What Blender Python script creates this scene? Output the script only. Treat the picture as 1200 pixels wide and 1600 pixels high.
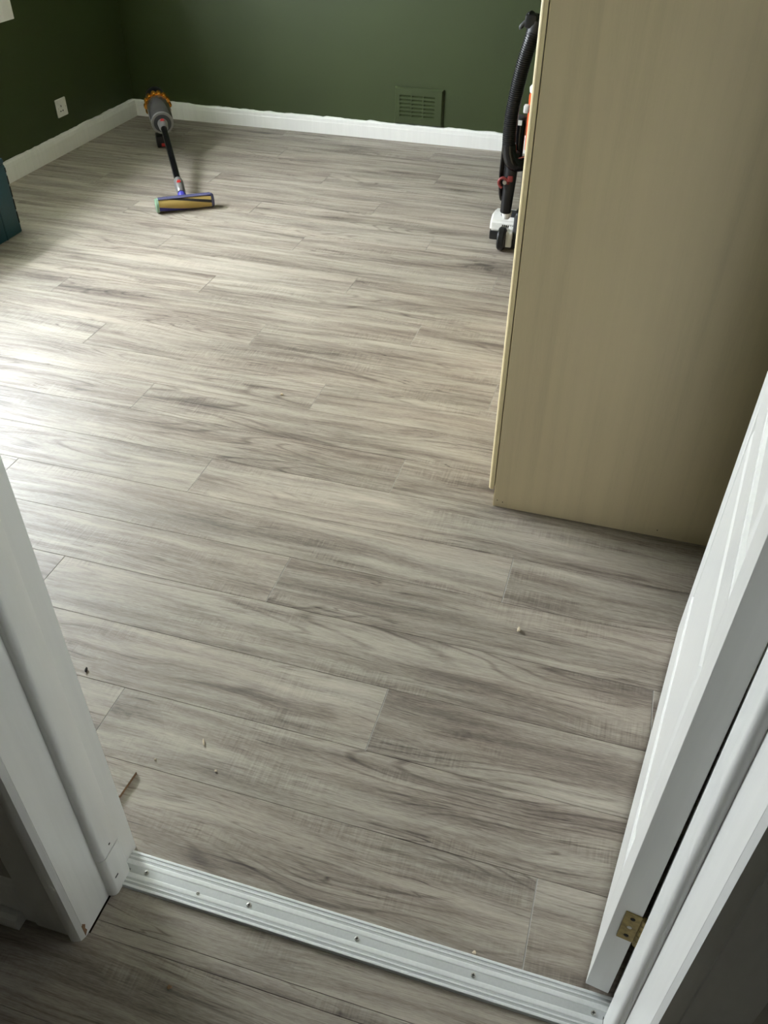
import bpy, bmesh, math, random
from mathutils import Vector, Matrix

# ------------------------------------------------------------------ clear
for o in list(bpy.data.objects):
    bpy.data.objects.remove(o, do_unlink=True)
scene = bpy.context.scene
C = scene.collection
random.seed(7)

# ------------------------------------------------------------------ camera
yaw, pitch, roll = math.radians(-16.41648), math.radians(39.76139), math.radians(-0.48990)
cy_, sy_, ct_, st_, cr_, sr_ = math.cos(yaw), math.sin(yaw), math.cos(pitch), math.sin(pitch), math.cos(roll), math.sin(roll)
fwd = Vector((sy_ * ct_, cy_ * ct_, -st_))
right = Vector((cy_, -sy_, 0))
down = fwd.cross(right)
r2 = cr_ * right + sr_ * down
d2 = -sr_ * right + cr_ * down
cam_d = bpy.data.cameras.new('camera')
cam_d.sensor_fit = 'VERTICAL'
cam_d.sensor_height = 36.0
cam_d.sensor_width = 27.0
cam_d.lens = 36.0 * 1331.77 / 1600.0
cam_d.clip_start = 0.02
cam = bpy.data.objects.new('camera', cam_d)
C.objects.link(cam)
M = Matrix((( r2.x, -d2.x, -fwd.x, 0), (r2.y, -d2.y, -fwd.y, 0), (r2.z, -d2.z, -fwd.z, 1.5), (0, 0, 0, 1)))
cam.matrix_world = M
scene.camera = cam

# ------------------------------------------------------------------ world, light, exposure
SKY = 14.0
w = bpy.data.worlds.new('overcast_sky')
scene.world = w
w.use_nodes = True
wn = w.node_tree.nodes
bg = wn.get('Background') or wn.new('ShaderNodeBackground')
bg.inputs['Color'].default_value = (0.885, 0.94, 1.0, 1)
tc = wn.new('ShaderNodeTexCoord'); sx = wn.new('ShaderNodeSeparateXYZ')
w.node_tree.links.new(tc.outputs['Generated'], sx.inputs[0])
ml = wn.new('ShaderNodeMath'); ml.operation = 'MULTIPLY_ADD'; ml.use_clamp = False     # overcast sky: brighter zenith than horizon
w.node_tree.links.new(sx.outputs['Z'], ml.inputs[0]); ml.inputs[1].default_value = 0.35 * SKY; ml.inputs[2].default_value = 0.65 * SKY
mxz = wn.new('ShaderNodeMath'); mxz.operation = 'MAXIMUM'; w.node_tree.links.new(ml.outputs[0], mxz.inputs[0]); mxz.inputs[1].default_value = SKY * 0.65
w.node_tree.links.new(mxz.outputs[0], bg.inputs['Strength'])
scene.view_settings.view_transform = 'Standard'
scene.view_settings.look = 'None'
scene.view_settings.gamma = 1.0
scene.view_settings.use_curve_mapping = False
scene.view_settings.exposure = 2.23

# room dimensions (metres)
XL, XR = -3.093, 0.46           # left / right wall faces
YF, YB = 0.645, 4.976           # front wall (room face) / back wall face
YH = 0.495                      # front wall (hall face)
ZC = 2.40
WY0, WY1, WZ0, WZ1 = 1.95, 3.93, 0.86, 2.05   # window opening in the left wall
WD = 0.54                       # depth of the window recess

pl = bpy.data.lights.new('window_portal', 'AREA')
pl.shape = 'RECTANGLE'
pl.size = WY1 - WY0
pl.size_y = WZ1 - WZ0
pl.cycles.is_portal = True
po = bpy.data.objects.new('window_portal', pl)
C.objects.link(po)
po.location = (XL - WD - 0.07, (WY0 + WY1) / 2, (WZ0 + WZ1) / 2)
po.matrix_world = Matrix.Translation(po.location) @ Matrix(((0, 0, -1, 0), (1, 0, 0, 0), (0, -1, 0, 0), (0, 0, 0, 1)))

# ------------------------------------------------------------------ material helpers
def srgb(r, g, b):
    f = lambda c: (c / 255 / 12.92) if c / 255 <= 0.04045 else ((c / 255 + 0.055) / 1.055) ** 2.4
    return (f(r), f(g), f(b), 1)

class NT:
    def __init__(s, name):
        s.m = bpy.data.materials.new(name)
        s.m.use_nodes = True
        s.t = s.m.node_tree
        s.n = s.t.nodes
        s.b = s.n.get('Principled BSDF')
    def new(s, typ, **kw):
        x = s.n.new(typ)
        for k, v in kw.items():
            setattr(x, k, v)
        return x
    def link(s, a, b):
        s.t.links.new(a, b)
    def val(s, sock, v):
        if hasattr(v, 'is_output') or isinstance(v, bpy.types.NodeSocket):
            s.link(v, sock)
        else:
            sock.default_value = v
    def math(s, op, a, b=0.0, c=None, clamp=False):
        x = s.new('ShaderNodeMath', operation=op, use_clamp=clamp)
        s.val(x.inputs[0], a); s.val(x.inputs[1], b)
        if c is not None: s.val(x.inputs[2], c)
        return x.outputs[0]
    def mapping(s, vec, scale=(1, 1, 1), loc=(0, 0, 0)):
        x = s.new('ShaderNodeMapping')
        s.link(vec, x.inputs['Vector'])
        x.inputs['Scale'].default_value = scale
        x.inputs['Location'].default_value = loc
        return x.outputs[0]
    def noise(s, vec, scale=1.0, detail=3.0, rough=0.5, dist=0.0):
        x = s.new('ShaderNodeTexNoise')
        s.link(vec, x.inputs['Vector'])
        x.inputs['Scale'].default_value = scale
        x.inputs['Detail'].default_value = detail
        x.inputs['Roughness'].default_value = rough
        x.inputs['Distortion'].default_value = dist
        return x.outputs['Fac']
    def ramp(s, fac, stops, interp='LINEAR'):
        x = s.new('ShaderNodeValToRGB')
        x.color_ramp.interpolation = interp
        e = x.color_ramp.elements
        while len(e) < len(stops): e.new(0.5)
        for i, (p, c) in enumerate(stops):
            e[i].position = p; e[i].color = c
        s.link(fac, x.inputs['Fac'])
        return x.outputs['Color']
    def smooth(s, v, a, b, lo=0.0, hi=1.0):
        x = s.new('ShaderNodeMapRange', interpolation_type='SMOOTHSTEP')
        s.val(x.inputs['Value'], v)
        for k, q in (('From Min', a), ('From Max', b), ('To Min', lo), ('To Max', hi)):
            x.inputs[k].default_value = q
        return x.outputs['Result']
    def mix(s, fac, a, b, mode='MIX'):
        x = s.new('ShaderNodeMix', data_type='RGBA', blend_type=mode)
        s.val(x.inputs[0], fac); s.val(x.inputs[6], a); s.val(x.inputs[7], b)
        return x.outputs[2]
    def bump(s, h, strength=0.2, dist=0.001):
        x = s.new('ShaderNodeBump')
        x.inputs['Strength'].default_value = strength
        x.inputs['Distance'].default_value = dist
        s.link(h, x.inputs['Height'])
        s.link(x.outputs['Normal'], s.b.inputs['Normal'])
    def coord(s, which='Object'):
        return s.new('ShaderNodeTexCoord').outputs[which]

def plain(name, rgb, rough=0.5, metal=0.0, var=0.06, nscale=30.0, bump=0.0, coat=0.0, spec=0.5, alpha=None, trans=0.0):
    m = NT(name)
    co = m.coord()
    n = m.noise(co, nscale, 4.0)
    c = srgb(*rgb)
    dark = tuple(x * (1 - var) for x in c[:3]) + (1,)
    lite = tuple(min(1, x * (1 + var)) for x in c[:3]) + (1,)
    m.link(m.ramp(n, [(0.3, dark), (0.7, lite)]), m.b.inputs['Base Color'])
    m.b.inputs['Roughness'].default_value = rough
    m.b.inputs['Metallic'].default_value = metal
    m.b.inputs['Specular IOR Level'].default_value = spec
    m.b.inputs['Coat Weight'].default_value = coat
    m.b.inputs['Transmission Weight'].default_value = trans
    if bump:
        m.bump(n, bump, 0.002)
    return m.m

# --- grey oak laminate
def make_laminate(name, tint=(1, 1, 1)):
    m = NT(name)
    oi = m.new('ShaderNodeObjectInfo')
    rnd = oi.outputs['Random']
    off = m.new('ShaderNodeCombineXYZ')
    m.link(m.math('MULTIPLY', rnd, 37.0), off.inputs[0])
    m.link(m.math('MULTIPLY', rnd, 113.0), off.inputs[1])
    m.link(m.math('MULTIPLY', rnd, 61.0), off.inputs[2])
    add = m.new('ShaderNodeVectorMath', operation='ADD')
    m.link(m.coord(), add.inputs[0]); m.link(off.outputs[0], add.inputs[1])
    p = add.outputs[0]
    warp = m.noise(m.mapping(p, (1.3, 3.0, 1)), 1.0, 2.0)
    wv = m.new('ShaderNodeCombineXYZ')
    m.link(m.math('MULTIPLY', m.math('SUBTRACT', warp, 0.5), 0.085), wv.inputs[1])
    a2 = m.new('ShaderNodeVectorMath', operation='ADD')
    m.link(p, a2.inputs[0]); m.link(wv.outputs[0], a2.inputs[1])
    q = a2.outputs[0]
    big = m.noise(m.mapping(q, (1.1, 13.0, 1)), 1.0, 4.0, 0.55)        # broad streaks
    mid = m.noise(m.mapping(q, (2.6, 46.0, 1)), 1.0, 5.0, 0.6)         # narrow streaks
    fine = m.noise(m.mapping(q, (14.0, 420.0, 1)), 1.0, 3.0, 0.6)      # pores
    blot = m.noise(m.mapping(p, (3.0, 9.0, 1)), 1.0, 3.0, 0.5)
    # growth rings: iso-lines of a low noise
    ringn = m.noise(m.mapping(q, (0.9, 7.0, 1)), 1.0, 1.5, 0.4)
    fr = m.math('FRACT', m.math('MULTIPLY', ringn, 22.0))
    ring = m.smooth(m.math('ABSOLUTE', m.math('SUBTRACT', fr, 0.5)), 0.30, 0.5)
    ringmask = m.smooth(m.noise(m.mapping(p, (1.7, 8.0, 1), (5, 3, 0)), 1.0, 2.0), 0.5, 0.64)
    ring = m.math('MULTIPLY', ring, ringmask)
    # knots
    vo = m.new('ShaderNodeTexVoronoi', feature='F1')
    m.link(m.mapping(q, (2.3, 7.5, 1)), vo.inputs['Vector'])
    vo.inputs['Scale'].default_value = 1.0
    kn = m.noise(m.mapping(p, (60, 60, 1)), 1.0, 3.0)
    kd = m.math('ADD', vo.outputs['Distance'], m.math('MULTIPLY', m.math('SUBTRACT', kn, 0.5), 0.16))
    sepc = m.new('ShaderNodeSeparateColor'); m.link(vo.outputs['Color'], sepc.inputs[0])
    kon = m.math('GREATER_THAN', sepc.outputs[0], 0.58)
    knot = m.math('MULTIPLY', m.smooth(kd, 0.02, 0.13, 1.0, 0.0), kon)
    halo = m.math('MULTIPLY', m.smooth(kd, 0.05, 0.42, 1.0, 0.0), kon)
    # saw marks across the grain, in patches
    saw = m.noise(m.mapping(p, (230.0, 16.0, 1)), 1.0, 2.0, 0.5)
    sawmask = m.smooth(m.noise(m.mapping(p, (4.0, 14.0, 1), (9, 1, 0)), 1.0, 2.0), 0.5, 0.66)
    # narrow dark cracks
    crack = m.noise(m.mapping(q, (1.8, 30.0, 1), (2, 8, 0)), 1.0, 2.0, 0.5)
    crackl = m.smooth(m.math('ABSOLUTE', m.math('SUBTRACT', crack, 0.5)), 0.0, 0.011, 1.0, 0.0)
    crackl = m.math('MULTIPLY', crackl, m.smooth(m.noise(m.mapping(p, (2.2, 9.0, 1), (1, 7, 0)), 1.0, 2.0), 0.54, 0.66))
    hair = m.noise(m.mapping(q, (7.0, 190.0, 1), (4, 2, 0)), 1.0, 2.0, 0.5)
    hairl = m.math('MULTIPLY', m.smooth(hair, 0.60, 0.70), m.smooth(m.noise(m.mapping(p, (2.5, 11.0, 1), (6, 6, 0)), 1.0, 2.0), 0.38, 0.6))
    v = m.math('ADD', m.math('MULTIPLY', big, 0.52), m.math('MULTIPLY', mid, 0.63))
    pore = m.noise(m.mapping(q, (55.0, 520.0, 1), (7, 9, 0)), 1.0, 3.0, 0.65)
    v = m.math('ADD', v, m.math('MULTIPLY', fine, 0.30))
    v = m.math('ADD', v, m.math('MULTIPLY', m.math('SUBTRACT', pore, 0.5), 0.34))
    v = m.math('ADD', v, 0.02)
    v = m.math('ADD', v, m.math('MULTIPLY', blot, 0.14))
    v = m.math('ADD', m.math('MULTIPLY', m.math('SUBTRACT', v, 0.815), 1.08), 0.515)
    v = m.math('ADD', v, m.math('MULTIPLY', m.math('SUBTRACT', rnd, 0.5), 0.07))
    v = m.math('SUBTRACT', v, m.math('MULTIPLY', ring, 0.15))
    v = m.math('SUBTRACT', v, m.math('MULTIPLY', hairl, 0.15))
    v = m.math('SUBTRACT', v, m.math('MULTIPLY', knot, 0.22))
    v = m.math('SUBTRACT', v, m.math('MULTIPLY', halo, 0.10))
    v = m.math('SUBTRACT', v, m.math('MULTIPLY', crackl, 0.2))
    v = m.math('ADD', v, m.math('MULTIPLY', m.math('MULTIPLY', m.math('SUBTRACT', saw, 0.5), sawmask), 0.26))
    col = m.ramp(v, [(0.14, srgb(76, 69, 64)), (0.33, srgb(120, 111, 103)), (0.46, srgb(149, 141, 131)), (0.58, srgb(172, 165, 154)), (0.78, srgb(196, 190, 178))])
    hue = m.mix(m.smooth(m.noise(m.mapping(p, (1.5, 10, 1), (3, 3, 0)), 1.0, 2.0), 0.4, 0.65), (1.0, 1.0, 0.99, 1), (1.01, 0.985, 0.97, 1))
    col = m.mix(1.0, col, hue, 'MULTIPLY')
    col = m.mix(1.0, col, tint + (1,), 'MULTIPLY')
    m.link(col, m.b.inputs['Base Color'])
    m.link(m.smooth(mid, 0.25, 0.75, 0.48, 0.38), m.b.inputs['Roughness'])
    m.b.inputs['Specular IOR Level'].default_value = 0.42
    h = m.math('ADD', m.math('MULTIPLY', fine, 0.6), m.math('MULTIPLY', mid, 0.4))
    m.bump(h, 0.22, 0.0009)
    return m.m

def make_paint(name, rgb, rough=0.5, bumps=0.15, bscale=90.0, var=0.05):
    m = NT(name)
    co = m.coord()
    big = m.noise(co, 2.5, 4.0)
    c = srgb(*rgb)
    m.link(m.ramp(big, [(0.3, tuple(x * (1 - var) for x in c[:3]) + (1,)), (0.7, tuple(min(1, x * (1 + var)) for x in c[:3]) + (1,))]), m.b.inputs['Base Color'])
    m.b.inputs['Roughness'].default_value = rough
    m.bump(m.noise(co, bscale, 3.0), bumps, 0.0015)
    return m.m

def make_gloss_white(name, rgb=(243, 243, 239), streak=True):
    m = NT(name)
    co = m.coord()
    st = m.noise(m.mapping(co, (60, 60, 2.2)), 1.0, 3.0, 0.6, 0.4)     # brush strokes along the height
    wear = m.noise(m.mapping(co, (55, 55, 30)), 1.0, 4.0, 0.6)
    c = srgb(*rgb)
    col = m.ramp(st, [(0.3, tuple(x * 0.95 for x in c[:3]) + (1,)), (0.7, c)])
    chip = m.smooth(wear, 0.76, 0.79)
    col = m.mix(chip, col, srgb(140, 134, 124))
    m.link(col, m.b.inputs['Base Color'])
    m.b.inputs['Roughness'].default_value = 0.28
    m.bump(st, 0.25, 0.0012)
    return m.m

def make_maple(name, rgb=(212, 194, 158)):
    m = NT(name)
    co = m.coord()
    a = m.noise(m.mapping(co, (34, 34, 1.1)), 1.0, 4.0, 0.55, 0.3)
    b = m.noise(m.mapping(co, (7, 7, 0.35)), 1.0, 2.0, 0.5)
    pores = m.noise(m.mapping(co, (700, 700, 26)), 1.0, 2.0)
    v = m.math('ADD', m.math('MULTIPLY', a, 0.45), m.math('ADD', m.math('MULTIPLY', b, 0.4), m.math('MULTIPLY', pores, 0.15)))
    c = srgb(*rgb)
    m.link(m.ramp(v, [(0.3, tuple(x * 0.86 for x in c[:3]) + (1,)), (0.5, c), (0.7, tuple(min(1, x * 1.06) for x in c[:3]) + (1,))]), m.b.inputs['Base Color'])
    m.b.inputs['Roughness'].default_value = 0.42
    m.bump(pores, 0.08, 0.0005)
    return m.m

LAM = make_laminate('grey_oak_laminate', (0.94, 0.92, 0.905))
PLANK_END = plain('pale_plank_end', (168, 163, 155), 0.6)
GREEN = make_paint('olive_green_paint', (51, 62, 27), 0.6)
HALLP = make_paint('hall_wall_paint', (190, 188, 180), 0.6)
CEIL = make_paint('ceiling_white', (236, 235, 230), 0.8)
WHITE = make_gloss_white('white_gloss_paint')
SKIRT = make_gloss_white('skirting_white', (244, 243, 240))
MAPLE = make_maple('maple_laminate')
MAPLE_EDGE = make_maple('maple_edge_band', (232, 214, 168))
SUB = plain('subfloor_board', (70, 62, 52), 0.9)
ALU = plain('brushed_aluminium', (204, 207, 207), 0.5, 0.35, 0.04, 200)
ALU_RIB = plain('polished_aluminium', (240, 242, 242), 0.38, 0.3, 0.03, 200)
STEEL = plain('screw_steel', (190, 188, 182), 0.35, 0.9)
BRASS = plain('tarnished_brass', (150, 132, 82), 0.45, 0.7, 0.35, 90)
DARKSLOT = plain('dark_slot', (18, 17, 15), 0.8)
UPVC = plain('window_upvc', (238, 239, 238), 0.35)
PLASTIC_W = plain('white_plastic', (232, 231, 226), 0.32)
BLACK = plain('black_plastic', (20, 20, 21), 0.38)
BLACK_G = plain('gloss_black_plastic', (12, 12, 13), 0.22)
CHAR = plain('charcoal_plastic', (52, 53, 55), 0.45)
DULLRED = plain('dull_red_plastic', (122, 42, 40), 0.5)
RED = plain('red_plastic', (170, 36, 34), 0.4)
ORANGE = plain('orange_plastic', (206, 78, 34), 0.38)
TEAL = plain('teal_plastic', (16, 60, 70), 0.45, var=0.08, nscale=60, bump=0.1)
TEAL_D = plain('dark_teal_plastic', (12, 48, 58), 0.5)
GREY_S = plain('nickel_grey_plastic', (128, 126, 124), 0.3, 0.35)
GOLD = plain('gold_anodised', (226, 150, 48), 0.25, 0.8)
BIN = plain('smoked_bin', (84, 82, 80), 0.14, 0.1, 0.1, 12)
PURPLE = plain('dark_purple_plastic', (16, 13, 28), 0.35)
BLUE = plain('blue_purple_plastic', (58, 56, 150), 0.3)
LILAC = plain('smoky_lilac_plastic', (84, 84, 112), 0.18)
MINT = plain('mint_end_cap', (128, 156, 132), 0.25)
CHIPC = plain('raw_wood_crumb', (218, 202, 176), 0.8)
BARK = plain('dark_speck', (30, 26, 22), 0.8)
CUT = plain('fibreboard_core', (140, 108, 80), 0.85)
ADDED_GROUND = plain('added_ground', (96, 110, 78), 0.95, var=0.3, nscale=3)

def roller_mat():
    m = NT('striped_roller_pile')
    uv = m.coord('UV')
    sp = m.new('ShaderNodeSeparateXYZ'); m.link(uv, sp.inputs[0])
    ph = m.math('FRACT', m.math('ADD', m.math('MULTIPLY', sp.outputs[0], 2.0), m.math('MULTIPLY', sp.outputs[1], 0.45)))
    col = m.ramp(ph, [(0.0, srgb(174, 148, 84)), (0.42, srgb(36, 32, 30)), (0.56, srgb(174, 148, 84)), (0.74, srgb(52, 50, 118))], 'CONSTANT')
    m.link(col, m.b.inputs['Base Color'])
    m.b.inputs['Roughness'].default_value = 0.85
    return m.m
ROLLER = roller_mat()

def glass_mat():
    m = NT('window_glass')
    out = m.n.get('Material Output')
    tr = m.new('ShaderNodeBsdfTransparent'); gl = m.new('ShaderNodeBsdfGlossy')
    gl.inputs['Roughness'].default_value = 0.02
    lw = m.new('ShaderNodeLayerWeight')
    fz = m.math('ADD', m.math('MULTIPLY', m.math('POWER', lw.outputs['Facing'], 5.0), 0.9), 0.04, clamp=True)
    mx = m.new('ShaderNodeMixShader')
    m.link(fz, mx.inputs[0]); m.link(tr.outputs[0], mx.inputs[1]); m.link(gl.outputs[0], mx.inputs[2])
    m.link(mx.outputs[0], out.inputs['Surface'])
    return m.m
GLASS = glass_mat()

# ------------------------------------------------------------------ mesh helpers
def box(bm, lo, hi, bev=0.0, seg=2):
    lo, hi = Vector(lo), Vector(hi)
    r = bmesh.ops.create_cube(bm, size=1.0)
    vs = r['verts']
    for v in vs:
        v.co = Vector(((v.co.x + .5) * (hi.x - lo.x) + lo.x, (v.co.y + .5) * (hi.y - lo.y) + lo.y, (v.co.z + .5) * (hi.z - lo.z) + lo.z))
    if bev:
        es = list({e for v in vs for e in v.link_edges})
        bmesh.ops.bevel(bm, geom=es, offset=bev, segments=seg, affect='EDGES', profile=0.5)

def prism(bm, pts, axis, a, b):
    """extrude a 2D polygon along an axis; pts are the other two coords in xyz order"""
    def mk(p, t):
        if axis == 'z': return (p[0], p[1], t)
        if axis == 'y': return (p[0], t, p[1])
        return (t, p[0], p[1])
    v0 = [bm.verts.new(mk(p, a)) for p in pts]
    v1 = [bm.verts.new(mk(p, b)) for p in pts]
    n = len(pts)
    for i in range(n):
        j = (i + 1) % n
        bm.faces.new((v0[i], v0[j], v1[j], v1[i]))
    bm.faces.new(v0[::-1]); bm.faces.new(v1)

def frame_of(d):
    d = Vector(d).normalized()
    up = Vector((0, 0, 1)) if abs(d.z) < 0.9 else Vector((1, 0, 0))
    a = d.cross(up).normalized()
    b = a.cross(d).normalized()
    return d, a, b

def lathe(bm, prof, p0, d, n=24, cap=True):
    """prof: (s, r) along direction d"""
    d, a, b = frame_of(d); p0 = Vector(p0)
    rings = []
    for s, r in prof:
        c = p0 + d * s
        rings.append([bm.verts.new(c + (a * math.cos(2 * math.pi * i / n) + b * math.sin(2 * math.pi * i / n)) * max(r, 1e-5)) for i in range(n)])
    for k in range(len(rings) - 1):
        for i in range(n):
            j = (i + 1) % n
            bm.faces.new((rings[k][i], rings[k][j], rings[k + 1][j], rings[k + 1][i]))
    if cap:
        bm.faces.new(rings[0][::-1]); bm.faces.new(rings[-1])

def catmull(pts, k=10):
    P = [Vector(p) for p in pts]
    P = [P[0] * 2 - P[1]] + P + [P[-1] * 2 - P[-2]]
    out = []
    for i in range(1, len(P) - 2):
        for j in range(k):
            t = j / k
            a, b, c, d = P[i - 1], P[i], P[i + 1], P[i + 2]
            out.append(0.5 * ((2 * b) + (c - a) * t + (2 * a - 5 * b + 4 * c - d) * t * t + (3 * b - a - 3 * c + d) * t ** 3))
    out.append(P[-2])
    return out

def tube(bm, pts, r, n=12, rib=None):
    pts = [Vector(p) for p in pts]
    if rib:      # resample evenly for corrugations
        L = [0]
        for i in range(1, len(pts)): L.append(L[-1] + (pts[i] - pts[i - 1]).length)
        cnt = int(L[-1] / rib * 4)
        res = []
        k = 0
        for i in range(cnt + 1):
            s = L[-1] * i / cnt
            while k < len(L) - 2 and L[k + 1] < s: k += 1
            t = (s - L[k]) / max(1e-9, L[k + 1] - L[k])
            res.append(pts[k].lerp(pts[k + 1], t))
        pts = res
    rings = []
    a = None
    for i, p in enumerate(pts):
        d = (pts[min(i + 1, len(pts) - 1)] - pts[max(i - 1, 0)]).normalized()
        if a is None:
            _, a, b = frame_of(d)
        else:
            a = (a - d * a.dot(d)).normalized()
            b = a.cross(d).normalized()
        rr = r
        if rib: rr = r * (1.0 if i % 4 in (0, 1) else 0.88)
        rings.append([bm.verts.new(p + (a * math.cos(2 * math.pi * q / n) + b * math.sin(2 * math.pi * q / n)) * rr) for q in range(n)])
    for k in range(len(rings) - 1):
        for i in range(n):
            j = (i + 1) % n
            bm.faces.new((rings[k][i], rings[k][j], rings[k + 1][j], rings[k + 1][i]))
    bm.faces.new(rings[0][::-1]); bm.faces.new(rings[-1])

def obj(name, bm, mat, parent=None, smooth=False):
    bmesh.ops.recalc_face_normals(bm, faces=bm.faces)
    me = bpy.data.meshes.new(name)
    bm.to_mesh(me); bm.free()
    if smooth:
        me.polygons.foreach_set('use_smooth', [True] * len(me.polygons))
        try:
            me.set_sharp_from_angle(angle=math.radians(38))
        except Exception:
            pass
    me.materials.append(mat)
    o = bpy.data.objects.new(name, me)
    C.objects.link(o)
    if parent is not None:
        o.parent = parent
        if parent.type == 'EMPTY':
            o.matrix_parent_inverse = parent.matrix_basis.inverted()
    return o

def thing(name, loc, label=None, cat=None, group=None, kind=None):
    o = bpy.data.objects.new(name, None)
    C.objects.link(o)
    o.location = loc
    o.matrix_basis = Matrix.Translation(Vector(loc))
    o.empty_display_size = 0.05
    tag(o, label, cat, group, kind)
    return o

def tag(o, label=None, cat=None, group=None, kind=None):
    if label: o['label'] = label
    if cat: o['category'] = cat
    if group: o['group'] = group
    if kind: o['kind'] = kind
    return o

def B(*boxes, bev=0.0, seg=2):
    bm = bmesh.new()
    for lo, hi in boxes: box(bm, lo, hi, bev, seg)
    return bm
def P(pts, axis, a, b):
    bm = bmesh.new(); prism(bm, pts, axis, a, b); return bm
def L(prof, p0, d, n=24):
    bm = bmesh.new(); lathe(bm, prof, p0, d, n); return bm
def T(pts, r, n=12, rib=None):
    bm = bmesh.new(); tube(bm, pts, r, n, rib); return bm

# ------------------------------------------------------------------ FLOOR
HX0, HX1, HY0 = -1.75, 1.35, -1.15           # hall extents
floor = obj('floor', B(((XL - 0.1, HY0 - 0.1, -0.06), (max(XR, HX1) + 0.1, YB + 0.1, -0.0085))), SUB)
tag(floor, 'grey oak laminate floor of long planks', 'floor', kind='structure')
PW, PL, PY0 = 0.1667, 1.48, 0.983
joint = {-2: .0565, -1: -.88, 0: -.325, 1: -1.245, 2: -.687, 3: -.1355, 4: -1.066, 5: -.519, 6: -1.438, 7: -.888, 8: -.337,
         9: -1.244, 10: -.69, 11: -1.607, 12: -1.046, 13: -.495, 14: -1.404, 15: -.851, 16: -1.759, 17: -1.201, 18: -.648,
         19: -1.575, 20: -1.02, 21: -.47, 22: -1.141, 23: -.588, -3: -.50}
plank_meshes = {}
def plank_mesh(lx, ly):
    key = (round(lx, 4), round(ly, 4))
    if key in plank_meshes: return plank_meshes[key]
    g, c = 0.0002, 0.0007
    x, y = lx / 2 - g, ly / 2 - g
    bm = bmesh.new()
    rings = []
    for inset, insx, z in ((0, 0, -0.008), (0, 0, -0.0008), (c, 0.0011, 0.0)):
        rings.append([bm.verts.new((sx * (x - insx), sy * (y - inset), z)) for sx, sy in ((-1, -1), (1, -1), (1, 1), (-1, 1))])
    for k in range(2):
        for i in range(4):
            j = (i + 1) % 4
            fc = bm.faces.new((rings[k][i], rings[k][j], rings[k + 1][j], rings[k + 1][i]))
            if k == 1 and i in (1, 3): fc.material_index = 1
    bm.faces.new(rings[0][::-1]); bm.faces.new(rings[2])
    me = bpy.data.meshes.new('plank')
    bm.to_mesh(me); bm.free()
    me.materials.append(LAM)
    me.materials.append(PLANK_END)
    plank_meshes[key] = me
    return me
def lay_row(y0, y1, x0, x1, jx):
    k = math.floor((x0 - jx) / PL)
    s = jx + k * PL
    while s < x1:
        a, b = max(s, x0), min(s + PL, x1)
        if b - a > 0.012:
            o = bpy.data.objects.new('plank', plank_mesh(b - a, y1 - y0))
            C.objects.link(o)
            o.parent = floor
            o.location = ((a + b) / 2, (y0 + y1) / 2, 0)
        s += PL
for k in range(-2, 24):
    y0 = PY0 + PW * k
    y1 = min(y0 + PW, YB - 0.004)
    lay_row(max(y0, 0.6497), y1, XL + 0.004, XR - 0.004, joint[k])
hy = 0.518
lay_row(hy, 0.607, -0.667, 0.2, -0.8)
hj = [-.95, -.30, .25, -.75, -.15, .4, -.6, 0, .5, -.4, .1]
for i in range(10):
    lay_row(hy - PW, min(hy, 0.494), HX0 + .004, HX1 - .004, hj[i]) if i == 0 else lay_row(hy - PW, hy, HX0 + .004, HX1 - .004, hj[i])
    if i == 0:
        lay_row(0.494, hy, -0.667, 0.2, hj[0])
    hy -= PW

# ------------------------------------------------------------------ WALLS, CEILING
TL = WD + 0.09
bm = B(((XL - TL, HY0, -.06), (XL, WY0, ZC)), ((XL - TL, WY1, -.06), (XL, YB + .15, ZC)),
       ((XL - TL, WY0, -.06), (XL, WY1, WZ0)), ((XL - TL, WY0, WZ1), (XL, WY1, ZC)))
tag(obj('wall_left', bm, GREEN), 'dark green painted wall with the window, left of the room', 'wall', kind='structure')
tag(obj('wall_back', B(((XL, YB, -.06), (XR, YB + .15, ZC))), GREEN), 'olive green painted wall at the far end of the room', 'wall', kind='structure')
tag(obj('wall_right', B(((XR, YF - 0.15, -.06), (XR + .12, YB + .15, ZC))), GREEN), 'green wall behind the wardrobe', 'wall', kind='structure')
JL, JR = -0.67, 0.207           # door lining faces
DH = 2.03
bm = B(((XL, YH, -.06), (JL - .025, YF, ZC)), ((JR + .025, YH, -.06), (XR, YF, ZC)), ((JL - .025, YH, DH + .025), (JR + .025, YF, ZC)))
tag(obj('wall_front', bm, GREEN), 'wall with the doorway into the green room', 'wall', kind='structure')
tag(obj('ceiling', B(((XL - TL, YF - .02, ZC), (XR + .12, YB + .15, ZC + .1))), CEIL), 'white ceiling of the room', 'ceiling', kind='structure')
# hall shell
bm = B(((HX0, YH - .006, 0), (JL - .03, YH, ZC)), ((JR + .03, YH - .006, 0), (HX1, YH, ZC)), ((JL - .03, YH - .006, DH + .03), (JR + .03, YH, ZC)))
tag(obj('wall_hall_front', bm, HALLP), 'hall side of the doorway wall', 'wall', kind='structure')
tag(obj('wall_hall_left', B(((HX0 - .1, HY0 - .1, -.06), (HX0, YH, ZC))), HALLP), 'left end wall of the dark hall', 'wall', kind='structure')
tag(obj('wall_hall_right', B(((HX1, HY0 - .1, -.06), (HX1 + .1, YH, ZC))), HALLP), 'right end wall of the dark hall', 'wall', kind='structure')
tag(obj('wall_hall_back', B(((HX0, HY0 - .1, -.06), (HX1, HY0, ZC))), HALLP), 'hall wall behind the viewer', 'wall', kind='structure')
tag(obj('ceiling_hall', B(((HX0 - .1, HY0 - .1, ZC), (HX1 + .1, YF - .02, ZC + .1))), CEIL), 'hall ceiling', 'ceiling', kind='structure')
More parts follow.
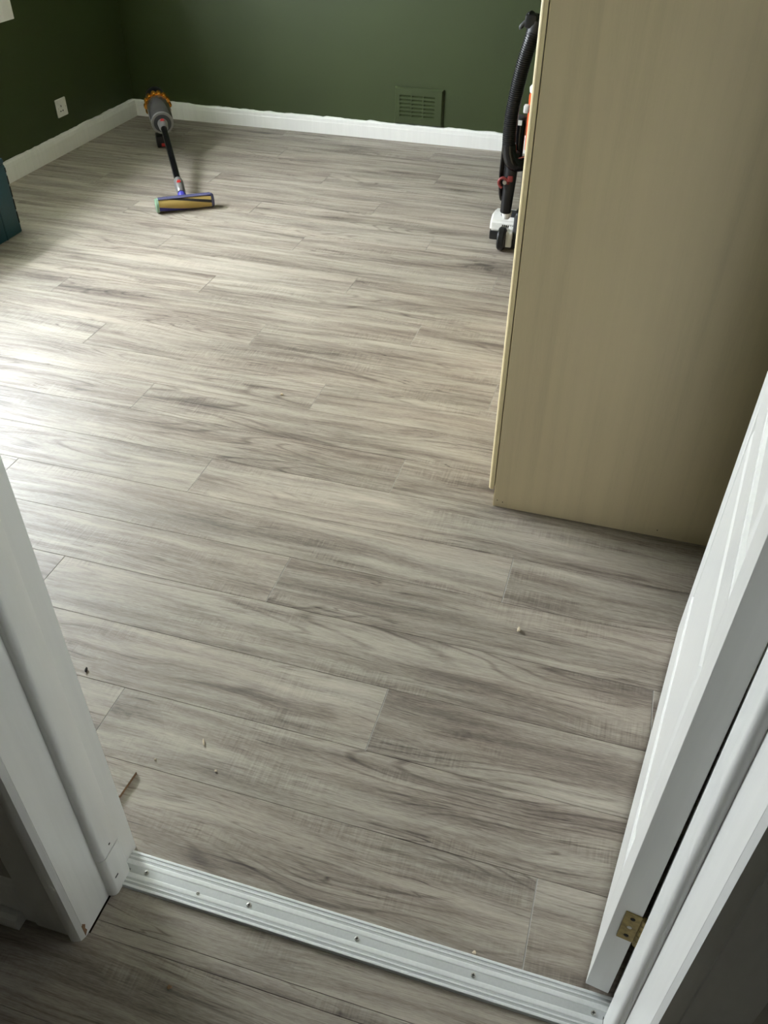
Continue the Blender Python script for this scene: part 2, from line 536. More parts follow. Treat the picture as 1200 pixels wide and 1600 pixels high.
tag(obj('ground_outside', B(((-40, -30, -.6), (XL - TL - .02, 40, -.5))), ADDED_GROUND), 'unseen ground plane added outside the window to stop light from below', 'ground', kind='structure')  # unseen, added to keep the sky from lighting the window from below

# ------------------------------------------------------------------ WINDOW
win = thing('window_1', (XL - .1, (WY0 + WY1) / 2, WZ0), 'white framed window in the dark left wall', 'window', kind='structure')
fx0, fx1 = XL - WD - .04, XL - WD + .03
fr = 0.06
bm = B(((fx0, WY0, WZ0), (fx1, WY1, WZ0 + fr)), ((fx0, WY0, WZ1 - fr), (fx1, WY1, WZ1)), ((fx0, WY0, WZ0 + fr), (fx1, WY0 + fr, WZ1 - fr)), ((fx0, WY1 - fr, WZ0 + fr), (fx1, WY1, WZ1 - fr)), bev=.004)
obj('window_frame', bm, UPVC, win)
ym = (WY0 + WY1) / 2
obj('mullion', B(((fx0, ym - .035, WZ0 + fr), (fx1, ym + .035, WZ1 - fr)), bev=.004), UPVC, win)
for a, b in ((WY0 + fr, ym - .035), (ym + .035, WY1 - fr)):
    obj('pane', B(((XL - WD - .004, a, WZ0 + fr), (XL - WD, b, WZ1 - fr))), GLASS, win)
# flat painted casing and sill board round the opening, standing proud of the wall
cw, cb = 0.07, 0.178
obj('casing', B(((XL, WY1, WZ0 - cb), (XL + .022, WY1 + cw, WZ1 + cw)), bev=.002), SKIRT, win)
obj('casing', B(((XL, WY0 - cw, WZ0 - cb), (XL + .022, WY0, WZ1 + cw)), bev=.002), SKIRT, win)
obj('casing', B(((XL, WY0, WZ1), (XL + .022, WY1, WZ1 + cw)), bev=.002), SKIRT, win)
obj('casing', B(((XL, WY0, WZ0 - cb), (XL + .022, WY1, WZ0 - .001)), bev=.002), SKIRT, win)
obj('reveal', B(((XL - WD + .032, WY0, WZ0), (XL, WY1, WZ0 + .012)), ((XL - WD + .032, WY0, WZ0 + .012), (XL, WY0 + .012, WZ1 - .012)), ((XL - WD + .032, WY1 - .012, WZ0 + .012), (XL, WY1, WZ1 - .012)), ((XL - WD + .032, WY0, WZ1 - .012), (XL, WY1, WZ1))), SKIRT, win)

# ------------------------------------------------------------------ BASEBOARDS
def skirting(name, x0, y0, x1, y1, h, nx, ny, seed, label, thick=.018, rag=.0022):
    """board running from (x0,y0) to (x1,y1), its face turned to (nx,ny), with an unevenly painted top line"""
    rnd = random.Random(seed)
    bm = bmesh.new()
    ln = math.hypot(x1 - x0, y1 - y0)
    n = max(2, int(ln / .022))
    secs = []
    z = 0
    for i in range(n + 1):
        t = i / n
        z = .6 * z + rnd.uniform(-rag, rag)
        if rnd.random() < .04: z += rnd.uniform(.002, .006)
        x, y = x0 + (x1 - x0) * t, y0 + (y1 - y0) * t
        sec = []
        for off, zz in ((0, 0), (thick, 0), (thick, h * .70), (thick - .0015, h * .73), (thick - .0025, h * .90), (thick - .008, h + z - .002), (.0, h + z)):
            sec.append(bm.verts.new((x + nx * off, y + ny * off, zz)))
        secs.append(sec)
    for i in range(n):
        a, b = secs[i], secs[i + 1]
        m_ = len(a)
        for j in range(m_):
            k = (j + 1) % m_
            bm.faces.new((a[j], a[k], b[k], b[j]))
    bm.faces.new(secs[0]); bm.faces.new(secs[-1][::-1])
    return tag(obj(name, bm, SKIRT), label, 'baseboard', kind='structure')
skirting('baseboard_back', XL, YB, XR, YB, .092, 0, -1, 3, 'bright white baseboard along the far green wall')
skirting('baseboard_left', XL, YF, XL, YB - .0182, .099, 1, 0, 5, 'shaded white baseboard along the dark left wall')
skirting('baseboard_front', XL + .0182, YF, JL - .13, YF, .099, 0, 1, 6, 'white baseboard beside the doorway')

# ------------------------------------------------------------------ DOOR FRAME
S0, S1, SX = 0.561, 0.6145, 0.0135       # stop: hall edge, room edge, thickness
def door_side(name, sgn, face, label):
    """lining board with stop, hall architrave and room architrave; sgn=+1: opening lies towards +x"""
    t = thing(name, (face, .57, 0), label, 'door frame', kind='structure')
    X = lambda d: face + sgn * d
    def PZ(pts, a, b): return P([(X(px), py) for px, py in pts], 'z', a, b)
    obj('lining', PZ([(-.024, .4865), (-.0015, .4865), (0, .488), (0, .6575), (-.0015, .659), (-.024, .659)], 0, DH), WHITE, t)
    r = .012
    prof = [(0, S0)]
    for i in range(7):
        a = math.radians(90 * i / 6)
        prof.append((SX - r + r * math.sin(a), S0 + r - r * math.cos(a)))
    prof += [(SX, S1 - .004), (SX - .003, S1), (0, S1)]
    zz = 0.118 if sgn > 0 else 0.004
    if sgn > 0:
        obj('stop_patch', PZ([(p[0] * 1.06, p[1]) for p in prof], 0.001, zz - .0015), WHITE, t, True)
    obj('door_stop', PZ(prof, zz, DH), WHITE, t, True)
    # hall architrave: flat board with a rounded nose beside the lining
    aw = [(.000, .4865), (-.004, .4775), (-.010, .4745), (-.015, .4725), (-.020, .4720), (-.0235, .4745), (-.025, .4790), (-.029, .4795), (-.090, .4790), (-.094, .4805), (-.095, .489), (-.003, .489)]
    obj('architrave', PZ(aw, 0, DH + .09), WHITE, t, True)
    ar = [(-.006, YF), (-.006, YF + .014), (-.010, YF + .018), (-.085, YF + .018), (-.09, YF)]
    obj('architrave', PZ([(p[0] - .018, p[1] + .0) for p in ar], 0, DH + .09), WHITE, t)
    return t
door_side('trim_1', 1, JL, 'white door lining and stop at the left of the doorway')
door_side('trim_2', -1, JR, 'white door lining and stop at the right of the doorway')
obj('bare_wood_chip', P([(.4868, .004), (.4935, .012), (.4915, .022), (.4945, .030), (.4895, .040), (.4868, .034)], 'x', JL - .001, JL + .0006), CUT, bpy.data.objects['trim_1'])
for y_, z_, l_ in ((.590, .135, .004), (.580, .045, .009)):
    obj('dent', B(((JL + .0133, y_ - l_ / 2, z_ - .0018), (JL + .0139 if z_ > .118 else JL + .0147, y_ + l_ / 2, z_ + .0018)), bev=.0002), BARK, bpy.data.objects['trim_1'])
t = thing('trim_3', ((JL + JR) / 2, .57, DH), 'white head lining above the doorway', 'door frame', kind='structure')
obj('head_lining', B(((JL - .024, .4865, DH), (JR + .024, .659, DH + .024))), WHITE, t)
obj('head_stop', B(((JL + .014, S0, DH - SX), (JR - .014, S1, DH)), bev=.002), WHITE, t)
obj('architrave', B(((JL - .005, .472, DH + .005), (JR + .005, .489, DH + .09)), bev=.003), WHITE, t)
# hall skirting with a bead strip
tag(obj('baseboard_hall_left', P([(.4889, 0), (.482, 0), (.482, .118), (.486, .132), (.4889, .135)], 'x', HX0, JL - .0955), WHITE), 'white skirting in the dark hall beside the left door frame', 'baseboard', kind='structure')
tag(obj('trim_4', P([(.4815, .0), (.462, .0), (.460, .016), (.464, .026), (.472, .030), (.4815, .030)], 'x', HX0, -.786), WHITE), 'short white bead strip on the hall floor left of the door frame', 'trim', kind='structure')
tag(obj('baseboard_hall_right', P([(.4889, 0), (.482, 0), (.482, .118), (.486, .132), (.4889, .135)], 'x', JR + .0955, HX1), WHITE), 'white skirting in the dark hall beside the right door frame', 'baseboard', kind='structure')

# ------------------------------------------------------------------ THRESHOLD STRIP
th = thing('threshold_strip', (-.22, .615, 0), 'ribbed silver aluminium threshold strip screwed across the doorway', 'threshold strip')
tx0, tx1 = JL + .0145, JR - .0145
ty0, ty1 = .5825, .6495
YN = .6150            # behind the stops the strip reaches the lining
prof = [(ty0, .0002), (ty0, .0015), (ty0 + .005, .0050), (ty0 + .010, .0056), (YN, .0056), (YN, .0002)]
obj('strip', P(prof, 'x', tx0, tx1), ALU, th)
prof = [(YN, .0002), (YN, .0056), (ty1 - .010, .0056), (ty1 - .005, .0050), (ty1, .0015), (ty1, .0002)]
obj('strip_rear', P(prof, 'x', JL + .0004, JR - .0004), ALU, th)
def rib(y0, y1, h=.0009):
    pts = [(y0, .0045)]
    for i in range(9):
        a = math.pi * i / 8
        pts.append(((y0 + y1) / 2 - math.cos(a) * (y1 - y0) / 2, .0053 + h * min(1.0, 1.6 * math.sin(a))))
    pts.append((y1, .0045))
    rear = y0 > YN
    obj('rib', P(pts, 'x', JL + .0004 if rear else tx0, JR - .0004 if rear else tx1), ALU_RIB, th, True)
w_ = ty1 - ty0
for a, b in ((.02, .10), (.155, .205), (.26, .40), (.60, .74), (.795, .845), (.90, .98)):
    rib(ty0 + a * w_, ty0 + b * w_)
for x in (-.6245, -.4233, -.2232, -.0202, .177):
    s = obj('screw', L([(0, .0042), (.0014, .0040), (.0019, .003)], (x, .6155, .0056), (0, 0, 1), 14), STEEL, th, True)
    obj('screw_slot', B(((x - .0026, .6149, .0074), (x + .0026, .6161, .0078)), ((x - .0006, .6129, .0074), (x + .0006, .6181, .0078))), DARKSLOT, s)
s = obj('screw', L([(0, .0034), (.0012, .003), (.0016, .002)], (-.5184, .6085, .0062), (0, 0, 1), 12), STEEL, th, True)
obj('screw_slot', B(((-.5206, .608, .0076), (-.5162, .609, .008))), DARKSLOT, s)

# ------------------------------------------------------------------ DOOR (opened into the room)
A0 = Vector((.1589, .6543, .012))
uu = Vector((.13857, .99035, 0)).normalized()
n0 = Vector((-uu.y, uu.x, 0))
al = math.radians(.52)
ww = (Vector((0, 0, 1)) * math.cos(al) - n0 * math.sin(al))
nn = (n0 * math.cos(al) + Vector((0, 0, 1)) * math.sin(al))
door = bpy.data.objects.new('door_1', None)
C.objects.link(door)
door.matrix_basis = Matrix(((uu.x, nn.x, ww.x, A0.x), (uu.y, nn.y, ww.y, A0.y), (uu.z, nn.z, ww.z, A0.z), (0, 0, 0, 1)))
tag(door, 'white panelled door standing open at the right', 'door', kind='structure')
def dobj(name, bm, mat, smooth=False, parent=None):
    o = obj(name, bm, mat, None, smooth)
    o.parent = parent or door
    return o
DW, DT, DHT = .868, .0375, 1.995
U0, U1 = .10, DW - .10
Z = [.195, .690, .800, DHT - .11]
e_ = .0012
dobj('stile', B(((0, -DT, 0), (U0, 0, DHT)), bev=e_), WHITE)
dobj('stile', B(((U1, -DT, 0), (DW, 0, DHT)), bev=e_), WHITE)
for a, b in ((0, Z[0]), (Z[1], Z[2]), (Z[3], DHT)):
    dobj('rail', B(((U0, -DT, a), (U1, 0, b))), WHITE)
def raised_panel(u0, u1, z0, z1):
    bm = bmesh.new()
    def ring(ins, y): return [bm.verts.new((a, y, b)) for a, b in ((u0 + ins, z0 + ins), (u1 - ins, z0 + ins), (u1 - ins, z1 - ins), (u0 + ins, z1 - ins))]
    for sgn, base in ((1, 0.0), (-1, -DT)):
        rr = [ring(0, base - sgn * .0005), ring(.004, base - sgn * .002), ring(.008, base - sgn * .010), ring(.014, base - sgn * .012), ring(.050, base - sgn * .0015), ring(.053, base - sgn * .001)]
        for k in range(len(rr) - 1):
            for i in range(4):
                j = (i + 1) % 4
                bm.faces.new((rr[k][i], rr[k][j], rr[k + 1][j], rr[k + 1][i]))
        bm.faces.new(rr[-1])
    dobj('panel', bm, WHITE)
raised_panel(U0, U1, Z[0], Z[1])
raised_panel(U0, U1, Z[2], Z[3])
for hz in (.192, 1.70):
    h = dobj('hinge', B(((-.0016, -.0380, hz), (.0, -.0145, hz + .078))), BRASS)
    for q in range(5):
        dobj('knuckle', L([(0, .0045), (.0145, .0045)], (-.002, -.0425, hz + q * .0158), (0, 0, 1), 12), BRASS, True, h)
    for q in (.014, .039, .064):
        dobj('hinge_screw', L([(0, .0038), (.0006, .0034)], (-.0016, -.0265, hz + q), (-1, 0, 0), 12), STEEL if q == .039 else DARKSLOT, True, h)

# ------------------------------------------------------------------ WARDROBE
wr = thing('wardrobe', (.06, 2.45, 0), 'tall maple laminate wardrobe with its plain side facing the doorway', 'wardrobe')
wx0, wx1, wy0, wy1, wh = -.2275, .455, 1.8455, 3.05, 2.05
obj('side_panel', B(((wx0, wy0, 0), (wx1, wy0 + .018, wh)), bev=.0006), MAPLE, wr)
obj('side_panel', B(((wx0, wy1 - .018, 0), (wx1, wy1, wh)), bev=.0006), MAPLE, wr)
obj('front_edge_band', B(((wx0 - .0012, wy0 + .0005, 0), (wx0, wy0 + .0175, wh))), MAPLE_EDGE, wr)
obj('top_panel', B(((wx0, wy0 + .018, wh - .018), (wx1, wy1 - .018, wh))), MAPLE, wr)
obj('back_panel', B(((wx1 - .006, wy0 + .018, .0), (wx1, wy1 - .018, wh - .018))), MAPLE, wr)
obj('bottom_panel', B(((wx0 + .02, wy0 + .018, .055), (wx1 - .006, wy1 - .018, .073))), MAPLE, wr)
obj('plinth', B(((wx0 + .002, wy0 + .018, 0), (wx0 + .018, wy1 - .018, .054))), MAPLE, wr)
ymid = (wy0 + wy1) / 2
for a, b in ((wy0 + .0005, ymid - .0015), (ymid + .0015, wy1 - .0005)):
    dr = obj('door', P([(-.2312, a + .001), (-.2312, b), (-.2460, b), (-.2460, a + .008), (-.2395, a + .001)], 'z', .056, wh - .003), MAPLE, wr)
    obj('edge_band', P([(-.2395, a + .0009), (-.2398, a), (-.2425, a + .0012), (-.2450, a + .0040), (-.2462, a + .0078), (-.2460, a + .0082)], 'z', .0565, wh - .0035), MAPLE_EDGE, dr, True)
    obj('edge_band', B(((-.2390, a - .0002, .0565), (-.2318, a + .0009, wh - .0035))), MAPLE_EDGE, dr)
for x, z in ((-.203, .018), (-.218, .022), (.212, .022)):
    obj('nail_hole', L([(0, .0016), (.0004, .0016)], (x, wy0 + .0003, z), (0, -1, 0), 10), DARKSLOT, wr)

# ------------------------------------------------------------------ AIR VENT on the back wall
vx0, vx1, vz0, vz1 = -1.421, -1.141, .094, .287
vt = thing('air_vent', ((vx0 + vx1) / 2, YB, vz0), 'green painted louvred air vent above the far baseboard', 'vent')
yv = YB - .016
ix0, ix1, iz0, iz1 = -1.391, -1.188, .125, .247
pts_o = [(vx0, vz0), (vx1, vz0), (vx1, vz1), (vx0, vz1)]
bm = bmesh.new()
def rect(x0, z0, x1, z1, y): return [bm.verts.new((x0, y, z0)), bm.verts.new((x1, y, z0)), bm.verts.new((x1, y, z1)), bm.verts.new((x0, y, z1))]
rr = [rect(vx0, vz0, vx1, vz1, YB - .0001), rect(vx0, vz0, vx1, vz1, YB - .008), rect(vx0 + .008, vz0 + .008, vx1 - .008, vz1 - .008, yv), rect(ix0, iz0, ix1, iz1, yv), rect(ix0, iz0, ix1, iz1, YB - .0001)]
for k in range(len(rr) - 1):
    for i in range(4):
        j = (i + 1) % 4
        bm.faces.new((rr[k][i], rr[k][j], rr[k + 1][j], rr[k + 1][i]))
obj('vent_frame', bm, GREEN, vt)
obj('backing', B(((ix0, YB - .002, iz0), (ix1, YB - .0004, iz1))), DARKSLOT, vt)
cwid = (ix1 - ix0) / 3
for k in (1, 2):
    x = ix0 + k * cwid
    obj('divider', B(((x - .003, yv + .001, iz0), (x + .003, YB - .002, iz1))), GREEN, vt)
rh = (iz1 - iz0) / 6
for k in range(6):
    for c in range(3):
        x0 = ix0 + c * cwid + (.003 if c else 0)
        x1 = ix0 + (c + 1) * cwid - (.003 if c < 2 else 0)
        z = iz0 + k * rh
        pts = [(yv + .0012, z - .000), (yv + .0012, z + .0105), (yv + .0125, z + .0195), (yv + .0125, z + .0165), (yv + .0035, z + .008), (yv + .0035, z)]
        obj('louvre', P(pts, 'x', x0, x1), GREEN, vt)

# ------------------------------------------------------------------ SOCKET on the left wall
sk = thing('wall_socket', (XL, 4.238, .178), 'white single wall socket with switch on the dark left wall', 'socket')
sy0, sy1, sz0, sz1 = 4.193, 4.283, .177, .266
obj('face_plate', B(((XL, sy0, sz0), (XL + .009, sy1, sz1)), bev=.003), PLASTIC_W, sk)
obj('rocker_switch', B(((XL + .0085, 4.252, .238), (XL + .0125, 4.266, .258)), bev=.001), PLASTIC_W, sk)
for a, b, c, d in ((4.228, 4.232, .226, .234), (4.2165, 4.2235, .204, .208), (4.2365, 4.2435, .204, .208)):
    obj('pin_hole', B(((XL + .0086, a - .001, c - .001), (XL + .0094, b + .001, d + .001))), DARKSLOT, sk)
for y in (4.205, 4.271):
    obj('plate_screw', L([(0, .003), (.0006, .0028)], (XL + .0088, y, .2215), (1, 0, 0), 10), STEEL, sk)

# ------------------------------------------------------------------ TEAL CASE
bx0, bx1, by0, by1, bh = -2.955, -2.635, 2.76, 3.14, .325
cs = thing('tool_case', ((bx0 + bx1) / 2, (by0 + by1) / 2, 0), 'dark teal plastic tool case on the floor at the left edge', 'tool case')
obj('case_body', B(((bx0, by0, .002), (bx1, by1, .298)), bev=.008), TEAL, cs, True)
obj('case_lid', B(((bx0, by0, .301), (bx1, by1, bh)), bev=.008), TEAL, cs, True)
obj('seal', B(((bx0 + .004, by0 + .004, .2981), (bx1 - .004, by1 - .004, .3009))), TEAL_D, cs)
obj('panel_groove', B(((bx1 - .001, 3.028, .004), (bx1 + .0016, 3.034, .20))), TEAL_D, cs)
for z0, z1 in ((.045, .095), (.105, .15), (.16, .205), (.215, .250), (.265, .285)):
    obj('edge_slot', B(((bx1 - .010, by1 - .0100, z0), (bx1 + .0004, by1 - .0022, z1)), bev=.0006), DARKSLOT, cs)
bm = T(catmull([(-2.795, 2.86, bh - .004), (-2.795, 2.865, bh + .028), (-2.795, 2.90, bh + .036), (-2.795, 3.0, bh + .036), (-2.795, 3.035, bh + .028), (-2.795, 3.04, bh - .004)], 6), .010)
obj('carry_handle', bm, BLACK, cs, True)
for y in (2.85, 3.05):
    obj('latch', B(((bx1 - .001, y - .025, .268), (bx1 + .004, y + .025, .315)), bev=.001), TEAL_D, cs) if y < 3 else None

# ------------------------------------------------------------------ STICK VACUUM (lying on its grip in the far left corner)
P0 = Vector((-2.092, 3.645, .05)); P1 = Vector((-2.6542, 4.50, .208))
dv = (P1 - P0).normalized()
_, sa, sb = frame_of(dv)       # sa sideways, sb up
def AX(s): return P0 + dv * s
sv = thing('stick_vacuum', (-2.1, 3.65, 0), 'cordless stick vacuum with gold cyclones lying near the far left corner', 'vacuum cleaner')
# floor head with striped roller
ra, rb = Vector((-2.163, 3.540, .034)), Vector((-1.963, 3.682, .034))
rd = (rb - ra).normalized(); rl = (rb - ra).length
bm = bmesh.new()
uvl = bm.loops.layers.uv.new('UVMap')
_, qa, qb = frame_of(rd)
n = 32; m_ = 16; rr_ = .030
rings = [[bm.verts.new(ra + rd * (rl * i / m_) + (qa * math.cos(2 * math.pi * j / n) + qb * math.sin(2 * math.pi * j / n)) * rr_) for j in range(n)] for i in range(m_ + 1)]
for i in range(m_):
    for j in range(n):
        k = (j + 1) % n
        fc = bm.faces.new((rings[i][j], rings[i][k], rings[i + 1][k], rings[i + 1][j]))
        for lp, (u, v) in zip(fc.loops, ((j / n, i / m_), ((j + 1) / n, i / m_), ((j + 1) / n, (i + 1) / m_), (j / n, (i + 1) / m_))):
            lp[uvl].uv = (u, v)
obj('roller', bm, ROLLER, sv, True)
obj('end_cap', L([(-.016, .026), (-.012, .032), (0, .0335)], ra, rd, 28), MINT, sv, True)
obj('end_cap', L([(0, .0335), (.008, .032), (.014, .027)], rb, rd, 28), LILAC, sv, True)
# top cover: a half shell behind and over the roller
back = Vector((-rd.y, rd.x, 0))          # away from the camera
bm = bmesh.new()
sh = []
for i in range(13):
    a = math.radians(62 + 118 * i / 12)
    for r in (.0315, .0355):
        o_ = (-back * math.cos(a)) * r + Vector((0, 0, math.sin(a) * r))
        sh.append((bm.verts.new(ra + o_), bm.verts.new(rb + o_)))
for i in range(12):
    a0, a1, b0, b1 = sh[2 * i], sh[2 * i + 1], sh[2 * i + 2], sh[2 * i + 3]
    bm.faces.new((a1[0], b1[0], b1[1], a1[1])); bm.faces.new((a0[0], b0[0], b0[1], a0[1]))
    bm.faces.new((a0[0], a1[0], b1[0], b0[0])); bm.faces.new((a0[1], a1[1], b1[1], b0[1]))
for q in (0, 12):
    a0, a1 = sh[2 * q], sh[2 * q + 1]
    bm.faces.new((a0[0], a1[0], a1[1], a0[1]))
obj('head_cover', bm, LILAC, sv, True)
mid_h = (ra + rb) / 2
bm = bmesh.new()
lathe(bm, [(0, .02), (.03, .022), (.06, .019)], mid_h + back * .028 + Vector((0, 0, -.004)), (AX(.05) - mid_h - back * .028), 20)
obj('neck', bm, BLUE, sv, True)
obj('head_collar', L([(.03, .017), (.045, .022), (.12, .024), (.15, .021), (.16, .018)], P0, dv, 24), GREY_S, sv, True)
obj('release_button', L([(.0, .011), (.006, .009)], AX(.10) + sb * .021, (sb - dv * .4), 16), RED, sv, True)
obj('wand', L([(.155, .0165), (.79, .0165)], P0, dv, 24), BLACK_G, sv, True)
obj('wand_collar', L([(.725, .0185), (.74, .023), (.795, .027)], P0, dv, 24), GREY_S, sv, True)
obj('release_button', L([(.0, .012), (.006, .009)], AX(.775) + sb * .0225, (sb - dv * .5), 16), RED, sv, True)
bn = obj('dust_bin', L([(.795, .030), (.797, .050), (.802, .057), (.815, .060), (.98, .063), (1.0, .060)], P0, dv, 36), BIN, sv, True)
obj('bin_rim', L([(.793, .046), (.7935, .0565), (.800, .0585), (.804, .0590)], P0, dv, 36), GREY_S, bn, True)
obj('bin_window', L([(.792, .026), (.7922, .046), (.795, .047)], P0, dv, 36), CHAR, bn, True)
cyc = obj('cyclone_body', L([(.97, .052), (.99, .060), (1.05, .060), (1.075, .050)], P0, dv, 36), CHAR, sv, True)
for k in range(14):
    a = 2 * math.pi * k / 14
    rdv = sa * math.cos(a) + sb * math.sin(a)
    obj('cyclone', L([(0, .009), (.006, .0135), (.03, .0135), (.045, .009), (.052, .004)], AX(1.005) + rdv * .062, dv, 12), GOLD, cyc, True)
obj('motor_housing', L([(1.06, .050), (1.075, .056), (1.14, .054), (1.165, .044), (1.17, .02)], P0, dv, 32), PURPLE, sv, True)
# pistol grip and battery reaching down to the floor
g0 = AX(1.04) - sb * .05
g1 = AX(1.00) - sb * .150
bm = T([g0, g0.lerp(g1, .5) + dv * .01, g1], .019, 14)
obj('grip', bm, CHAR, sv, True)
bz = AX(1.02)
bt = obj('battery', B(((-.045, -.036, 0), (.045, .036, .062)), bev=.008), BLACK, sv, True)
ang = math.atan2(dv.y, dv.x)
loc = Vector((bz.x + .010, bz.y - .02, .001))
bt.matrix_parent_inverse = Matrix.Identity(4)
bt.matrix_basis = Matrix.Translation(-Vector((-2.1, 3.65, 0))) @ Matrix.Translation(loc) @ Matrix.Rotation(ang, 4, 'Z')
lt = obj('battery_latch', B(((-.0475, -.012, .008), (-.0445, .012, .024))), RED)
lt.parent = bt

# ------------------------------------------------------------------ UPRIGHT VACUUM beside the wardrobe
uv_ = thing('upright_vacuum', (-.47, 3.68, 0), 'black upright vacuum with orange trim half hidden behind the wardrobe', 'vacuum cleaner')
hx0, hx1, hy0, hy1 = -.607, -.325, 3.655, 3.90
# white head shell with sloping top
bm = bmesh.new()
prism(bm, [(hy0, .055), (hy0 + .012, .098), (hy0 + .05, .118), (hy0 + .14, .108), (hy1 - .02, .075), (hy1, .050)], 'x', hx0, hx1)
bmesh.ops.bevel(bm, geom=bm.edges[:], offset=.008, segments=3, affect='EDGES')
hd = obj('cleaner_head', bm, PLASTIC_W, uv_, True)
obj('head_base', B(((hx0 + .002, hy0 + .003, .016), (hx1 - .002, hy1 - .003, .056)), bev=.006), BLACK, uv_, True)
bm = bmesh.new()
prism(bm, [(hy0 + .035, .112), (hy0 + .05, .1205), (hy0 + .125, .1125), (hy0 + .125, .10), (hy0 + .035, .10)], 'x', hx0 + .04, hx1 - .04)
bmesh.ops.bevel(bm, geom=bm.edges[:], offset=.003, segments=2, affect='EDGES')
obj('brush_window', bm, CHAR, hd, True)
for k in range(6):
    x = hx0 + .055 + k * .009
    obj('vent_slot', B(((x, hy0 - .0006 + .004, .066), (x + .0035, hy0 + .02, .086))), DARKSLOT, hd)
for x in (-.556, -.39):
    wl = obj('wheel', L([(0, .030), (.002, .044), (.008, .049), (.026, .049), (.032, .044), (.034, .030)], (x, 3.60, .05), (1, 0, 0), 32), BLACK, uv_, True)
    obj('hub_cap', L([(-.003, .018), (.0, .030)], (x + .0015, 3.60, .05), (1, 0, 0), 24), PLASTIC_W, wl, True)
obj('wheel_arm', B(((-.521, 3.585, .018), (-.494, 3.665, .085)), bev=.004), PLASTIC_W, uv_, True)
obj('axle_housing', B(((-.521, 3.60, .010), (-.36, 3.665, .05)), bev=.005), BLACK, uv_, True)
obj('pivot_shell', B(((-.497, 3.60, .03), (-.38, 3.70, .17)), bev=.02, seg=3), CHAR, uv_, True)
# spine, motor and dust container
obj('spine', T(catmull([(-.45, 3.70, .12), (-.45, 3.70, .40), (-.448, 3.71, .70), (-.462, 3.71, .86)], 8), .030, 16), BLACK, uv_, True)
obj('motor_housing', L([(.15, .055), (.17, .075), (.33, .078), (.37, .06)], (-.425, 3.75, 0), (0, 0, 1), 28), BLACK, uv_, True)
obj('dust_container', L([(.37, .060), (.375, .070), (.585, .075), (.60, .07)], (-.436, 3.79, 0), (0, 0, 1), 32), ORANGE, uv_, True)
obj('container_lid', L([(.60, .074), (.615, .076), (.635, .06), (.645, .03)], (-.436, 3.79, 0), (0, 0, 1), 32), PLASTIC_W, uv_, True)
sc = obj('side_canister', L([(.315, .018), (.33, .022), (.50, .024), (.515, .022)], (-.522, 3.69, 0), (0, 0, 1), 20), BLACK_G, uv_, True)
obj('canister_cap', L([(.515, .0235), (.525, .0235), (.53, .016)], (-.522, 3.69, 0), (0, 0, 1), 20), CHAR, sc, True)
obj('badge', B(((-.528, 3.664, .498), (-.512, 3.669, .517))), PLASTIC_W, sc)
obj('container_catch', B(((-.517, 3.70, .535), (-.495, 3.73, .565)), bev=.004), PLASTIC_W, uv_, True)
# rear tool tube with red clip
tt = obj('tool_tube', L([(0, .022), (.006, .0235), (.15, .0255), (.24, .025), (.25, .023)], (-.537, 3.62, .158), (.045, 0, 1), 24), BLACK, uv_, True)
obj('tube_socket', L([(0, .013), (.012, .020), (.03, .022)], (-.533, 3.63, .128), (0.03, 0, 1), 20), PLASTIC_W, uv_, True)
bm = bmesh.new()
pts = []
for i in range(11):
    a = math.radians(-40 + 260 * i / 10)
    pts.append(Vector((-.553 + .021 * math.cos(a) * .9, 3.592 , .288 + .021 * math.sin(a))))
bm = T(pts, .0065, 10)
bmesh.ops.rotate(bm, cent=(-.553, 3.592, .288), matrix=Matrix.Rotation(math.radians(-35), 3, 'Y'), verts=bm.verts)
cl = obj('red_clip', bm, DULLRED, uv_, True)
obj('clip_strap', B(((-.537, 3.585, .296), (-.515, 3.60, .318)), bev=.003), DULLRED, uv_, True)
obj('clip_pin', L([(0, .008), (.006, .010), (.014, .008)], (-.547, 3.597, .292), (0, -1, 0), 16), STEEL, uv_, True)
# hose
hp = [(-.5265, 3.60, .372), (-.535, 3.60, .392), (-.543, 3.60, .42), (-.548, 3.60, .4665), (-.5465, 3.60, .551), (-.536, 3.60, .6454), (-.521, 3.60, .7366), (-.503, 3.60, .814), (-.490, 3.61, .866)]
obj('hose', T(catmull(hp, 10), .0275, 18, rib=.0075), BLACK, uv_, True)
obj('hose_elbow', T(catmull([(-.545, 3.60, .44), (-.540, 3.60, .405), (-.528, 3.60, .375), (-.510, 3.615, .36), (-.48, 3.66, .355)], 6), .0285, 18), BLACK_G, uv_, True)
obj('hose_cuff', L([(0, .026), (.03, .027), (.05, .024)], (-.497, 3.605, .835), (.14, .0, 1), 18), CHAR, uv_, True)
# upper handle with cord hook
obj('handle', T(catmull([(-.468, 3.71, .82), (-.480, 3.68, .87), (-.500, 3.64, .885), (-.515, 3.61, .893), (-.505, 3.60, .90)], 6), .017, 14), BLACK, uv_, True)
obj('handle_head', B(((-.530, 3.580, .858), (-.485, 3.625, .905)), bev=.009), BLACK, uv_, True)
obj('cord_hook', T(catmull([(-.518, 3.60, .882), (-.532, 3.598, .874), (-.543, 3.597, .862), (-.541, 3.597, .855)], 5), .008, 10), CHAR, uv_, True)
obj('power_cord', T(catmull([(-.516, 3.605, .87), (-.522, 3.605, .82), (-.536, 3.605, .74), (-.549, 3.605, .67), (-.562, 3.61, .58), (-.570, 3.615, .46), (-.573, 3.62, .38), (-.574, 3.62, .30), (-.566, 3.62, .225), (-.558, 3.62, .21), (-.552, 3.62, .25), (-.556, 3.625, .36)], 8), .0048, 8), BLACK, uv_, True)
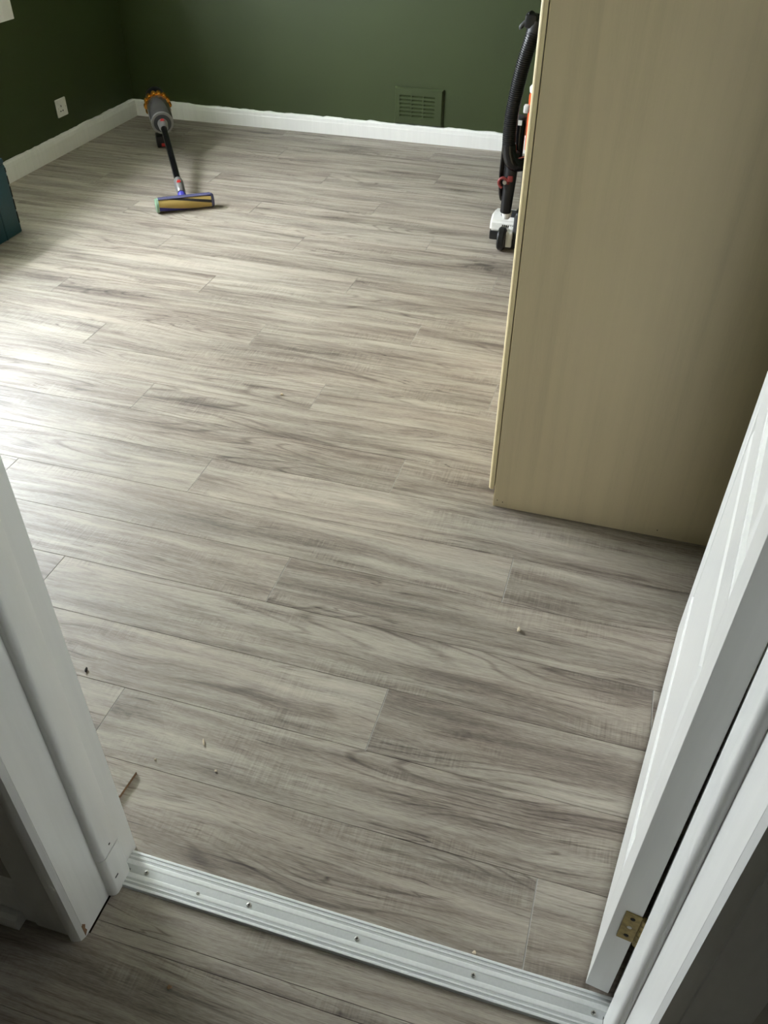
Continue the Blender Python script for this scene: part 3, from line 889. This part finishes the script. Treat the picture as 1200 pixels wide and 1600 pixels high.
obj('cord_bundle', T(catmull([(-.568, 3.63, .40), (-.572, 3.63, .33), (-.570, 3.63, .26), (-.564, 3.63, .225), (-.558, 3.63, .27), (-.556, 3.63, .36)], 8), .0085, 8), BLACK, uv_, True)

# ------------------------------------------------------------------ LAMINATE OFFCUT beside the left jamb
oc = thing('laminate_offcut', (-.86, .77, 0), 'loose grey laminate offcut lying on the floor beside the left door frame', 'offcut')
pts = [(-1.02, .741), (-.7505, .7391), (-.7463, .7965), (-1.02, .802)]
obj('core', P(pts, 'z', .0004, .0076), CUT, oc)
o = obj('decor_face', P(pts, 'z', .0077, .0088), LAM, oc)

# ------------------------------------------------------------------ SMALL DEBRIS
def crumb(name, x, y, size, mat, label, z=.0, seed=1, stretch=(1, 1, .6), rot=0.0, cat='crumb'):
    rnd = random.Random(seed)
    bm = bmesh.new()
    bmesh.ops.create_icosphere(bm, subdivisions=2, radius=size)
    for v in bm.verts:
        f = 1 + rnd.uniform(-.28, .28)
        v.co = Vector((v.co.x * f * stretch[0], v.co.y * f * stretch[1], v.co.z * f * stretch[2]))
    mz = min(v.co.z for v in bm.verts)
    bmesh.ops.rotate(bm, cent=(0, 0, 0), matrix=Matrix.Rotation(rot, 3, 'Z'), verts=bm.verts)
    bmesh.ops.translate(bm, verts=bm.verts, vec=(x, y, z - mz))
    return tag(obj(name, bm, mat), label, cat)
crumb('wood_crumb', -.0805, 1.4045, .0052, CHIPC, 'pale wood crumb on the floor between wardrobe and doorway', seed=1, stretch=(.7, 1.3, .8))
crumb('wood_sliver', -.652, .9035, .0030, CHIPC, 'thin pale wood sliver on the planks near the laminate offcut', seed=2, stretch=(.6, 3.0, .6), rot=.5, cat='wood sliver')
crumb('dark_speck', -.9868, .9995, .0042, BARK, 'black speck of debris on the planks beside the left door frame', seed=3, stretch=(.7, 1.5, .7), rot=.3, cat='speck')
crumb('wood_crumb', -.4944, .4542, .0038, CUT, 'tan wood crumb on the dark hall floor', seed=4)
crumb('wood_crumb', -1.005, 2.2069, .0042, CHIPC, 'pale crumb in the middle of the bright floor', seed=5)
crumb('wood_crumb', -.0264, .6535, .0032, CHIPC, 'tiny pale crumb against the far edge of the threshold strip', seed=6)
crumb('wood_crumb', -.7270, .8369, .0026, CHIPC, 'tiny pale crumb on the planks right behind the laminate offcut', seed=7)
crumb('wood_crumb', -.5984, .8484, .0026, CHIPC, 'tiny pale crumb between the wood sliver and the threshold strip', seed=8)
